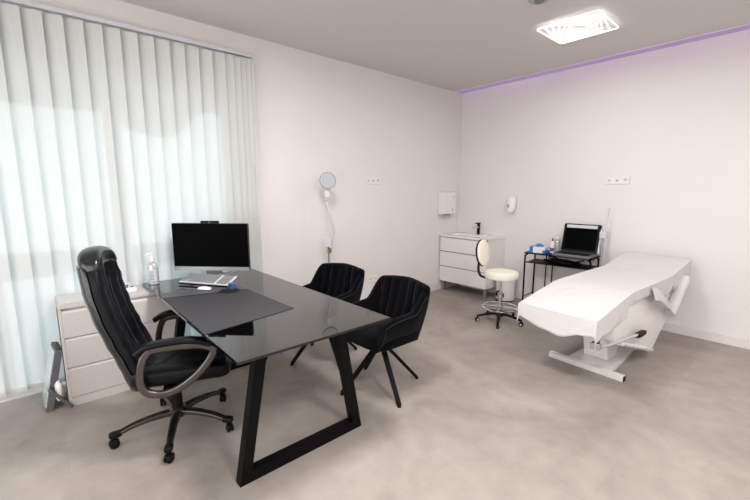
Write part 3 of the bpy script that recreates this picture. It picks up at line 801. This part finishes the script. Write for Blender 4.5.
obj('bottle_label', grid(lambda u, v: Vector((.0266 * math.sin((u - .5) * 2.6), -.0266 * math.cos((u - .5) * 2.6), .02 + .045 * v)), 12, 1), mat('label_blue', rgb(70, 100, 150), .5), bt)
pump_bottle('gel_bottle', 'clear pump bottle beside the laptop-shaped scanner on the side table', (1.60, -.115, TZ), .95, math.radians(30), False)
# portable ultrasound (laptop shape)
ul = thing('portable_scanner', 'black and grey laptop-shaped medical scanner open on the side table', 'laptop', (1.875, -.27, TZ + .0005), math.radians(3))
obj('base', bx((-.205, -.16, .0), (.205, .13, .035), .012), mat('scanner_grey', rgb(105, 105, 108), .4), ul)
kk = NB()
for r in range(5):
    for c in range(14): add_box(kk, (-.175 + c * .0255, -.075 + r * .024, .035), (-.175 + c * .0255 + .021, -.075 + r * .024 + .019, .0385))
add_box(kk, (-.19, -.14, .0345), (.19, -.088, .0365), .001)
obj('keycaps', kk, m_blackp, ul)
LM = T(0, .125, .03) @ RX(math.radians(-14))
lid = obj('lid', bx((-.205, -.012, 0), (.205, .022, .345), .014, LM, 4), m_blackp, ul)
obj('screen', bx((-.178, -.0138, .03), (.178, -.0118, .285), .0005, LM), m_screen, lid)
obj('handle_slot', bx((-.170, -.0145, .293), (.170, -.0115, .330), .001, LM), m_lgrey, lid)
obj('side_shell', bx((.206, -.02, -.0), (.222, .03, .30), .006, LM), m_lgrey, ul)
# cables on the shelf
cb2 = NB(); random.seed(11)
for k in range(8):
    pts = [(random.uniform(.22, .62), random.uniform(.04, .28), TZ - .11 + random.uniform(0, .05)) for _ in range(7)]
    tube(smoothpath(pts, 6), .006, 6, bm=cb2)
bmesh.ops.transform(cb2, matrix=T(1.335, -.44, 0) @ RZ(math.radians(5)), verts=cb2.verts)
tag(obj('cable_bundle', cb2, m_blackp), 'heap of black cables on the lower shelf of the side table', 'cables')
# probe rack with wand right of the scanner
wd = thing('probe_holder', 'white probe holder with a thin upright wand behind the scanner', 'probe holder', (2.125, -.15, 0))
obj('rod', tube([(0, 0, .0), (0, 0, 1.0), (.02, .02, 1.14), (.03, .03, 1.30)], .007, 10), m_lgrey, wd)
obj('foot_plate', lathe([(0, 0), (.10, 0), (.10, .01), (.02, .018), (0, .018)], 28), m_lgrey, wd)
obj('wand_tip', lathe([(0, 1.29), (.014, 1.29), (.014, 1.305), (0, 1.305)], 14, M=T(.03, .03, 0)), m_lgrey, wd)
obj('clamp', bx((-.035, -.03, .96), (.035, .03, 1.04), .012), m_lgrey, wd)
obj('cable', tube(smoothpath([(.03, -.02, .98), (.045, -.02, .93), (.03, -.015, .85), (.02, 0, .6), (.015, 0, .2), (.01, 0, .02)], 6), .005, 8), m_lgrey, wd)

# ------------------------------------------------------------------ treatment bed  local: s along +y, origin at foot-bar centre
BR = math.radians(-4.2); BO = (2.537, -1.60, 0)
tb = thing('treatment_bed', 'white treatment bed on a T-shaped steel base beside the side table', 'treatment bed', BO, BR)
prof_z = [(-.56, .603), (-.50, .615), (-.30, .655), (-.05, .700), (.10, .712), (.55, .715), (.95, .722), (1.15, .762), (1.45, .815)]
def zs(s):
    s = max(-.56, min(1.45, s))
    for (a, za), (b_, zb) in zip(prof_z, prof_z[1:]):
        if s <= b_: return za + (zb - za) * (s - a) / (b_ - a)
HW = .287
FB = T(0, 0, 0)
obj('foot_bar', bx((-.305, -.025, 0), (.305, .03, .045), .003, FB), m_white, tb)
obj('bar_end_cap', bx((.3052, -.024, .001), (.3085, .029, .044), .001, FB), m_dark, tb)
obj('base_plate', prism([(-.16, .03), (.20, .03), (.12, .75), (-.16, .75)], 'z', .002, .04, .003), m_whiteg, tb)
obj('rear_bar', bx((-.16, .75, 0), (.12, .80, .045), .003), m_white, tb)
obj('lift_column', prism([(.20, .04), (.16, .20), (.02, .62), (.45, .62), (.42, .25), (.40, .04)], 'x', -.10, .10, .01), m_whiteg, tb)
def mattress():
    t = NB(); ss = [-.56 + 2.01 * k / 43 for k in range(44)]
    top = [(s, zs(s)) for s in ss]; bot = [(s, zs(s) - .075) for s in ss[::-1]]
    return prism(top + bot, 'x', -HW, HW, .0, bm=t)
obj('mattress', mattress(), m_white, tb)
# head-end skirt panel: curved cover under the backrest
sk = [(-.18, .60), (-.16, .36), (-.08, .31), (.66, .062), (.70, .052), (.735, .075), (1.46, .60), (1.46, .66), (.9, .64), (.1, .63)]
obj('side_cover', prism(sk, 'x', .17, .262, .006), m_white, tb)
obj('cover_lip', tube([(.268, .0, .305), (.268, .69, .075)], .018, 12, up=(1, 0, 0)), m_whiteg, tb)
obj('under_frame', prism([(-.5, .50), (1.3, .62), (1.3, .66), (.1, .635), (-.5, .55)], 'x', -.20, .165, .004), m_stand, tb)
# pedal lever
lvv = NB(); tube([(.17, -.40, .30), (.30, -.33, .30), (.33, -.06, .30), (.335, .30, .315)], .010, 8, bm=lvv, up=(0, 0, 1))
lv_ = obj('lever', tube(smoothpath([(.255, -.42, .385), (.29, -.30, .375), (.30, .05, .355), (.30, .30, .325)], 6), .012, 10), m_chrome, tb)
obj('lever_pivot', bx((.215, -.45, .36), (.275, -.38, .41), .005), m_chrome, tb)
obj('lever_post', tube([(.245, -.36, .385), (.245, -.36, .56)], .012, 10), m_chrome, tb)
obj('pedal_pad', cushion((.30, .27, .332), (.05, .20, .036), .7, .6, 24, 10), m_blackp, tb)

# disposable sheet draped over the mattress (thing of its own)
def sheet():
    L0, L1 = -.56, 1.45; hf = .155
    def f(u, v):
        hr = .19; hl = .10
        a = -(HW + hl) + (2 * HW + hl + hr) * u
        s = (L0 - hf) + (L1 - L0 + hf + .02) * v
        x = max(-HW - .006, min(HW + .006, a)); y_ = max(L0 - .006, min(L1, s))
        over = max(abs(a) - HW - .006, 0); of = max(L0 - .006 - s, 0)
        z = zs(y_) + .013
        nz = noise.noise(Vector((a * 3, s * 3, 1.3)))
        if over > 0:
            k = over / (hr if a > 0 else hl)
            wav = .55 + .45 * (.5 + .5 * math.sin(s * 9 + 1)) if a > 0 else .8
            if a > 0:
                ext = 1.0
                if -.05 < s < .45: ext = .5
                if .5 < s < 1.0: ext = .45 + .6 * max(0, 1 - abs(s - .80) / .25)
                wav = ext * (.92 + .16 * noise.noise(Vector((s * 5, 2, 0))))
            z -= over * wav; x += math.copysign(.006 + .010 * k * noise.noise(Vector((s * 9, 4, k))), a)
        if of > 0:
            k = of / hf
            lx_ = (a + HW) / (2 * HW)
            z -= of * (1.0 + .22 * math.sin(lx_ * 5.5 - 1.2) + .12 * noise.noise(Vector((a * 9, 0, 0)))) if over <= 0 else max(0, of - over * .6)
            y_ -= .006 + .012 * k * noise.noise(Vector((a * 8, 9, k)))
        if over == 0 and of == 0:
            z += .006 * nz + .004 * noise.noise(Vector((a * 14, s * 10, 4)))
        return Vector((x, y_, z))
    t = grid(f, 72, 150)
    return t
sh = obj('bed_sheet', sheet(), m_paper, smooth=60)
md = sh.modifiers.new('thick', 'SOLIDIFY'); md.thickness = .0012
sh.location = BO; sh.rotation_euler = (0, 0, BR)
tag(sh, 'white disposable paper sheet draped over the treatment bed', 'bed sheet')
# paper roll hanging on the head end
pr = thing('paper_roll', 'white paper roll hanging below the head end of the treatment bed', 'paper roll', BO, BR)
RP = [Vector((.315, .90, .38)), Vector((.315, 1.24, .67))]
obj('roll', tube([RP[0].lerp(RP[1], k / 8) for k in range(9)], .045, 24, up=(1, 0, 0)), m_paper, pr)
obj('loose_end', grid(lambda u, v: Vector((.352 - .04 * v + .004 * math.sin(u * 9), .36 + (.90 - .36) * u + .02 * v, .61 - .24 * u ** 1.6 + .10 * v * (1 - .2 * u))), 24, 6), m_paper, pr)

# ------------------------------------------------------------------ ceiling lamp: twisted nested squares
def ceiling_lamp(loc, label, rz=0):
    cl = thing('ceiling_lamp', label, 'ceiling lamp', loc, rz)
    obj('mounting_plate', bx((-.10, -.10, -.012), (.10, .10, 0), .004), m_white, cl)
    fr_ = NB(); em = NB()
    for k in range(6):
        half = .250 - .034 * k; a = math.radians(8.5 * k)
        pts = []
        r = .03 * (half / .25)
        for cx, cy, st_ in ((1, 1, 0), (-1, 1, 90), (-1, -1, 180), (1, -1, 270)):
            for q in range(5):
                an = math.radians(st_ + 22.5 * q); pts.append(Vector((cx * (half - r) + r * math.cos(an), cy * (half - r) + r * math.sin(an), 0)))
        pts = [RZ(a) @ p for p in pts]
        zz = -.026
        e = NB(); sweep(e, [p + Vector((0, 0, zz)) for p in pts], rrect(.007, .009, .0015, 1), True); merge(em, e)
    obj('light_ring', em, m_light, cl)
    t = NB()
    for k in range(4):
        a = PI / 4 + k * PI / 2; tube([(.05 * math.cos(a), .05 * math.sin(a), -.016), (.25 * 1.2 * math.cos(a), .25 * 1.2 * math.sin(a), -.016)], .004, 6, bm=t)
    obj('frame', t, m_lgrey, cl)
    return cl
ceiling_lamp((2.13, -1.26, H), 'square ceiling lamp of twisted nested glowing frames')

sm = thing('smoke_detector', 'round grey smoke detector on the ceiling at the top of the photo', 'smoke detector', (2.175, -2.055, H))
obj('housing', lathe([(0, 0), (.085, 0), (.088, -.006), (.085, -.035), (.07, -.048), (0, -.050)], 40), mat('detector_grey', rgb(168, 163, 160), .5), sm)
obj('sensor_cap', lathe([(0, -.0495), (.035, -.0495), (.033, -.060), (0, -.062)], 28), m_grey, sm)

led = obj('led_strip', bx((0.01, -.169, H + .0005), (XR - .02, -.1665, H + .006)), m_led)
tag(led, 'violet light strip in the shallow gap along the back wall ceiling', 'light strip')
obj('cove_glow_sheet', bx((0.003, -.163, H + .0065), (XR - .02, -.003, H + .0098)), m_coveglow, led)  # added glowing sheet imitates the violet-lit recess ceiling

# ------------------------------------------------------------------ lights
def area(name, loc, size, sy, power, rot=(0, 0, 0), col=(1, 1, 1)):
    l = bpy.data.lights.new(name, 'AREA'); l.shape = 'RECTANGLE'; l.size = size; l.size_y = sy; l.energy = power; l.color = col
    o = bpy.data.objects.new(name, l); C.objects.link(o); o.location = loc; o.rotation_euler = rot; return o
LC = (1, .98, .97)
area('lamp_glow', (2.13, -1.26, H - .020), .09, .09, 9, col=LC)
area('room_lamp_desk', (2.105, -3.95, H - .05), .5, .5, 48, col=LC)
area('room_lamp_right', (4.3, -1.6, H - .05), .5, .5, 18, col=LC)
area('room_lamp_camera', (4.3, -3.95, H - .05), .5, .5, 52, col=LC)
fw_ = NB()
for x in (.6, 2.05, 3.5, 4.95): add_box(fw_, (x - .04, YF + .001, .2), (x + .04, YF + .06, 2.4), .003)
for z in (.2, 2.36): add_box(fw_, (.6, YF + .001, z), (4.95, YF + .06, z + .06), .003)
struct('fill_frame', fw_, m_white)  # frame added around the fill light, not a known window
area('camera_side_fill', (2.8, YF + .02, 1.3), 4.2, 2.0, 70, rot=(PI / 2, 0, 0), col=(.97, .985, 1))  # added fill light brightening the room from behind the camera
sun = bpy.data.lights.new('sun', 'SUN'); sun.energy = 2.7; sun.angle = math.radians(.6); sun.color = (1, .985, .96)
so3 = bpy.data.objects.new('sun', sun); C.objects.link(so3)
el, az = math.radians(16), math.radians(4)     # light travels +x, slightly down
dirv = Vector((math.cos(el) * math.cos(az), math.cos(el) * math.sin(az), -math.sin(el)))
so3.rotation_euler = dirv.to_track_quat('-Z', 'Y').to_euler()
w = bpy.data.worlds.new('sky'); bpy.context.scene.world = w; w.use_nodes = True
bg_ = w.node_tree.nodes['Background']; bg_.inputs[0].default_value = (.78, .90, 1.0, 1); bg_.inputs[1].default_value = 1.1

# ------------------------------------------------------------------ camera
cam = bpy.data.cameras.new('camera'); co = bpy.data.objects.new('camera', cam); C.objects.link(co)
yaw, pit, rol = -0.8481, .15275, -.0002
fw = Vector((math.sin(yaw) * math.cos(pit), math.cos(yaw) * math.cos(pit), -math.sin(pit)))
r0 = Vector((math.cos(yaw), -math.sin(yaw), 0)); u0 = r0.cross(fw)
R3 = Matrix((r0, u0, -fw)).transposed()
co.matrix_world = Matrix.Translation((3.6922, -5.0067, 1.5)) @ R3.to_4x4()
cam.sensor_width = 36; cam.lens = 36 * 386.69 / 750; cam.clip_start = .05
sc = bpy.context.scene; sc.camera = co
sc.view_settings.view_transform = 'Standard'; sc.view_settings.look = 'None'; sc.view_settings.gamma = 1; sc.view_settings.use_curve_mapping = False
sc.view_settings.exposure = 0.31
